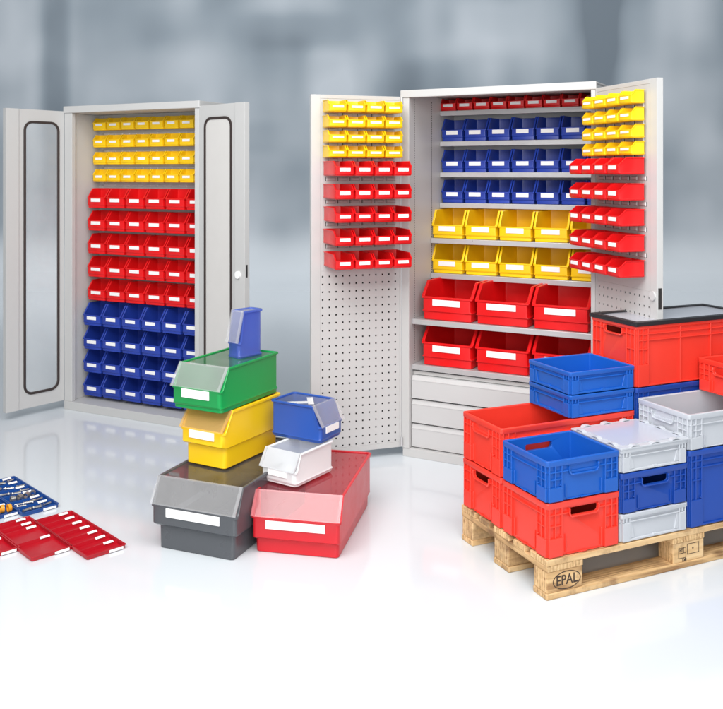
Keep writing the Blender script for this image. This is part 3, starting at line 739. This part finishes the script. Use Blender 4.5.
m3=N.new('ShaderNodeMath'); m3.operation='MULTIPLY'; m3.inputs[1].default_value=.42; L.new(n2.outputs['Fac'],m3.inputs[0]); L.new(m3.outputs[0],mm.inputs[2])
last=mm.outputs[0]
def column(x,wid,amt,last):
    s=N.new('ShaderNodeMath'); s.operation='SUBTRACT'; s.inputs[1].default_value=x; L.new(sp.outputs['X'],s.inputs[0])
    a=N.new('ShaderNodeMath'); a.operation='ABSOLUTE'; L.new(s.outputs[0],a.inputs[0])
    r_=N.new('ShaderNodeMapRange'); r_.interpolation_type='SMOOTHERSTEP'; r_.inputs['From Min'].default_value=wid*.15; r_.inputs['From Max'].default_value=wid; r_.inputs['To Min'].default_value=amt; r_.inputs['To Max'].default_value=0; L.new(a.outputs[0],r_.inputs['Value'])
    q=N.new('ShaderNodeMath'); q.operation='ADD'; L.new(last,q.inputs[0]); L.new(r_.outputs['Result'],q.inputs[1]); return q.outputs[0]
for x,wid,amt in ((3.35,.5,-.13),(-4.35,.35,-.12),(-5.1,.5,.10),(-1.2,.8,.05),(2.2,.7,-.05),(4.6,.6,.06),(.6,.5,-.06),(-7.4,.6,-.14),(7.6,.7,-.15)): last=column(x,wid,amt,last)
def patch(x,z,rx,rz,amt,last):
    sb=N.new('ShaderNodeVectorMath'); sb.operation='SUBTRACT'; sb.inputs[1].default_value=(x,0,z); L.new(tc.outputs['Object'],sb.inputs[0])
    ml=N.new('ShaderNodeVectorMath'); ml.operation='MULTIPLY'; ml.inputs[1].default_value=(1/rx,0,1/rz); L.new(sb.outputs[0],ml.inputs[0])
    ab=N.new('ShaderNodeVectorMath'); ab.operation='ABSOLUTE'; L.new(ml.outputs[0],ab.inputs[0])
    sx=N.new('ShaderNodeSeparateXYZ'); L.new(ab.outputs[0],sx.inputs[0]); v=None
    for k_ in 'XZ':
        r_=N.new('ShaderNodeMapRange'); r_.interpolation_type='SMOOTHERSTEP'; r_.inputs['From Min'].default_value=.25; r_.inputs['From Max'].default_value=1; r_.inputs['To Min'].default_value=1; r_.inputs['To Max'].default_value=0; L.new(sx.outputs[k_],r_.inputs['Value'])
        if v is None: v=r_.outputs['Result']
        else:
            q=N.new('ShaderNodeMath'); q.operation='MULTIPLY'; L.new(v,q.inputs[0]); L.new(r_.outputs['Result'],q.inputs[1]); v=q.outputs[0]
    q=N.new('ShaderNodeMath'); q.operation='MULTIPLY_ADD'; q.inputs[1].default_value=amt; L.new(v,q.inputs[0]); L.new(last,q.inputs[2]); return q.outputs[0]
for a_ in ((-2.56,2.85,1.0,.75,.13),(-.9,3.5,1.1,.4,-.10),(-.45,2.95,.5,.6,.11),(1.8,3.6,.75,.6,.13),(.95,2.8,.7,.5,-.09),(-4.9,2.7,.5,.9,.12),(3.4,3.3,.32,1.6,-.10),(-4.3,2.4,.28,2.4,-.10),(4.6,2.3,.8,.9,.07),(-1.7,2.0,.9,.35,-.07),(.1,1.6,.8,.5,.05)): last=patch(*a_,last)
cr=N.new('ShaderNodeValToRGB'); e=cr.color_ramp.elements; e[0].position=.30; e[0].color=(.135,.168,.20,1); e[1].position=.70; e[1].color=(.46,.50,.54,1)
k=e.new(.48); k.color=(.25,.295,.335,1); L.new(last,cr.inputs['Fac'])
zr=N.new('ShaderNodeMapRange'); zr.interpolation_type='SMOOTHERSTEP'; zr.inputs['From Min'].default_value=.0; zr.inputs['From Max'].default_value=.95; L.new(sp.outputs['Z'],zr.inputs['Value'])
mx=N.new('ShaderNodeMix'); mx.data_type='RGBA'; mx.inputs['A'].default_value=(.685,.73,.765,1); L.new(zr.outputs['Result'],mx.inputs['Factor']); L.new(cr.outputs['Color'],mx.inputs['B'])
L.new(mx.outputs['Result'],b.inputs['Base Color']); rg=N.new('ShaderNodeMapRange'); rg.inputs['From Max'].default_value=.7; rg.inputs['To Min'].default_value=.10; rg.inputs['To Max'].default_value=.8; L.new(sp.outputs['Z'],rg.inputs['Value']); L.new(rg.outputs['Result'],b.inputs['Roughness'])
b.inputs['Specular IOR Level'].default_value=.75
g=MB(); prof=[(11.2,0)]+[(11.2+1.3*math.sin(R(a)),1.3-1.3*math.cos(R(a))) for a in range(6,91,6)]+[(12.5,9)]
n=len(prof)
for x in (-16,16):
    for y,z in prof: g.v.append((x,y,z))
for i in range(n-1): g.face((i,i+1,n+i+1,n+i))
bd=link('backdrop',g.mesh('backdrop',[m],smooth=60,recalc=False)); tag(bd,'blurred grey blue hall printed on a studio backdrop','backdrop',kind='structure')

# ================================================================== LIGHT, CAMERA
w=bpy.data.worlds.new('World'); scene.world=w; w.use_nodes=True
bg=w.node_tree.nodes['Background']; bg.inputs['Color'].default_value=(.90,.94,1,1); bg.inputs['Strength'].default_value=.27
def area(name,loc,target,sx,sy,power,color=(1,1,1)):
    l=bpy.data.lights.new(name,'AREA'); l.shape='RECTANGLE'; l.size=sx; l.size_y=sy; l.energy=power; l.color=color
    o=bpy.data.objects.new(name,l); col.objects.link(o); o.location=loc
    o.rotation_euler=(Vector(target)-Vector(loc)).to_track_quat('-Z','Y').to_euler(); return o
area('key_softbox',(-1.8,.2,4.2),(0,4.4,.6),3.2,2.4,135,(1,.985,.96))
area('front_softbox',(.2,-1.2,1.75),(.1,5.2,1.25),3.4,1.2,92,(1,.99,.97))  # added unseen fill, brightens the cabinet interiors from the front
area('cabinet_softbox',(-.1,1.6,2.5),(-.2,5.6,1.2),3.4,.5,34,(1,.985,.96))  # added fill above the frame, brightens the cabinet fronts
area('top_softbox',(.1,2.0,4.3),(.1,2.6,0),4.5,2.0,140)  # added overhead fill, unseen, whitens the near floor
bl_=area('backdrop_softbox',(0,8.0,7.0),(0,12.4,2.2),14,1.5,275,(.97,.985,1)); bl_.data.spread=R(130)  # added unseen fill that lights only the backdrop area
cam=bpy.data.cameras.new('camera'); co=bpy.data.objects.new('camera',cam); col.objects.link(co); scene.camera=co
co.location=(0,0,1.5136); co.rotation_euler=(R(90),0,0)
cam.sensor_fit='HORIZONTAL'; cam.sensor_width=36; cam.lens=885.56/723*36; cam.shift_y=-(354.5-172.25)/723; cam.clip_end=200; cam.clip_start=.05
vs_=scene.view_settings; scene.display_settings.display_device='sRGB'; vs_.view_transform='Standard'; vs_.look='None'; vs_.exposure=.08; vs_.gamma=1
scene.cycles.max_bounces=10; scene.cycles.transparent_max_bounces=16
for o in list(bpy.data.objects):
    for k_ in ('fresh','cw','cd','chh'):
        if k_ in o: del o[k_]
